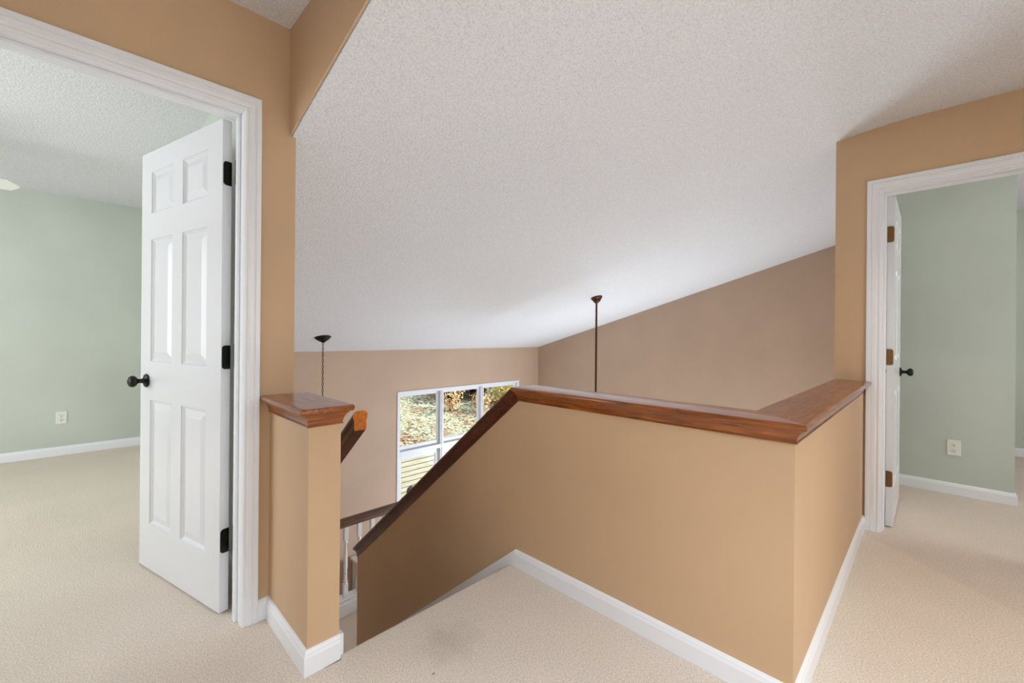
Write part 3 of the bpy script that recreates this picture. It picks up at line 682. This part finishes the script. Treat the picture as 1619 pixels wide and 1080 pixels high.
# fallen leaves
lm = MB(); 
for i in range(5200):
    y = 10.3 + 13 * random.random() ** 1.3; x = y * (.50 + .68 * random.random()); z = hill_z(x, y) + .03
    if y > 13 and random.random() < .2: continue
    s = random.uniform(.025, .06); a = random.random() * 6.28; t1 = V((math.cos(a), math.sin(a), random.uniform(-.5, .8))) * s; t2 = V((-math.sin(a), math.cos(a), random.uniform(-.3, .6))) * s * .7
    c = V((x, y, z)); lm.add([c - t1, c - t2, c + t1, c + t2], [(0, 1, 2, 3)])
M_LEAF = mat('fallen_leaf', srgb(190, 150, 110), .8)
oi = N(M_LEAF, 'ShaderNodeTexWhiteNoise', noise_dimensions='3D'); c_ = coords(M_LEAF, (7, 7, 7)); sn = N(M_LEAF, 'ShaderNodeVectorMath', operation='FLOOR'); LK(M_LEAF, c_, sn.inputs[0]); LK(M_LEAF, sn.outputs[0], oi.inputs['Vector'])
LK(M_LEAF, ramp(M_LEAF, oi.outputs['Value'], [(.0, srgb(120, 84, 60)), (.4, srgb(196, 160, 118)), (.75, srgb(226, 208, 180)), (1, srgb(150, 74, 46))]), bsdf(M_LEAF).inputs['Base Color'])
tag(lm.build('fallen_leaves', M_LEAF, fixn=False), 'pale and brown fallen leaves scattered over the hillside grass', 'leaves', kind='stuff')
M_BARK = mat('bark', srgb(120, 106, 92), .9)
def leafmat(name, a, b, c):
    m = mat(name, srgb(*b), .7); n = N(m, 'ShaderNodeTexNoise', Scale=5.0, Detail=3.0); LK(m, coords(m), n.inputs['Vector'])
    LK(m, ramp(m, n.outputs[0], [(.36, srgb(*a)), (.5, srgb(*b)), (.64, srgb(*c))]), bsdf(m).inputs['Base Color']); return m
M_L1 = leafmat('autumn_leaf', (196, 132, 84), (222, 184, 126), (240, 224, 176))
M_L2 = leafmat('evergreen_leaf', (40, 50, 34), (72, 84, 58), (120, 128, 96))
M_L3 = leafmat('yellow_green_leaf', (150, 136, 70), (206, 190, 110), (238, 216, 150))
M_L4 = leafmat('brown_leaf', (66, 46, 34), (104, 78, 58), (140, 112, 86))
def shrub(name, label, x, y, h, r, lmat, nl, leaf, stems=9, cat='shrub', group=None, dens=1):
    z = hill_z(x, y); root = empty(name, (x, y, z - .05)); tag(root, label, cat, group)
    br = MB(); lv = MB(); tips = []
    for i in range(stems):
        a = random.random() * 6.28; p = V((x, y, z - .05)); d = V((math.cos(a) * .45, math.sin(a) * .45, 1)).normalized(); rr = .022 * h / 2
        for k in range(4):
            q = p + d * h * .27; br.tube(p, q, rr, rr * .7, 6); rr *= .7
            if k: tips.append((p, q))
            b = (d + V((random.uniform(-.7, .7), random.uniform(-.7, .7), random.uniform(-.2, .4)))).normalized(); q2 = p + b * h * .22; br.tube(p, q2, rr * .7, rr * .3, 5); tips.append((p, q2))
            p = q; d = (d + V((random.uniform(-.35, .35), random.uniform(-.35, .35), .1))).normalized()
    for i in range(nl):
        p, q = random.choice(tips); c = p.lerp(q, random.random()) + V((random.gauss(0, 1), random.gauss(0, 1), random.gauss(0, 1))) * r * .16
        s = leaf * random.uniform(.6, 1.3); t1 = V((random.gauss(0, 1), random.gauss(0, 1), random.gauss(0, 1))).normalized() * s; t2 = t1.orthogonal().normalized() * s * .6
        lv.add([c - t1, c - t2, c + t1, c + t2], [(0, 1, 2, 3)])
    br.build('branches', M_BARK, root, smooth='all'); lv.build('foliage', lmat, root, fixn=False)
shrub('autumn_shrub', 'orange-leaved shrub behind the middle top pane, left side', 9.25, 12.2, .95, .6, M_L1, 420, .045)
shrub('autumn_shrub', 'pale yellow shrub at the right side of the middle top pane', 10.1, 11.55, .75, .55, M_L1, 420, .045)
shrub('evergreen_shrub', 'dark green bush between the two autumn shrubs', 9.9, 13.0, 1.15, 1.1, M_L2, 2600, .06)
shrub('brown_thicket', 'dark brown thicket on the hill behind the middle pane', 10.95, 12.75, 1.2, 1.1, M_L4, 2600, .07)
shrub('yellow_shrub', 'yellow-green leafy shrub behind the right top pane', 11.45, 12.0, 1.25, .9, M_L3, 1500, .05)
shrub('yellow_shrub', 'golden shrub furthest right on the hillside', 12.9, 12.7, 1.4, 1.1, M_L3, 1500, .06)
# dark round-topped post in the yard by the boards
sb = MB(); sb.lathe((5.98, 9.5, -3.6), [(.0, 0), (.13, 0), (.13, .05), (.07, .08), (.055, .5), (.08, .56), (.05, .60), (.10, .66), (.125, .74), (.10, .82), (.04, .87), (0, .875)], n=20)
tag(sb.build('garden_post', M_SLOT, smooth=True), 'small dark round-topped post in front of the pale boards outside', 'post')
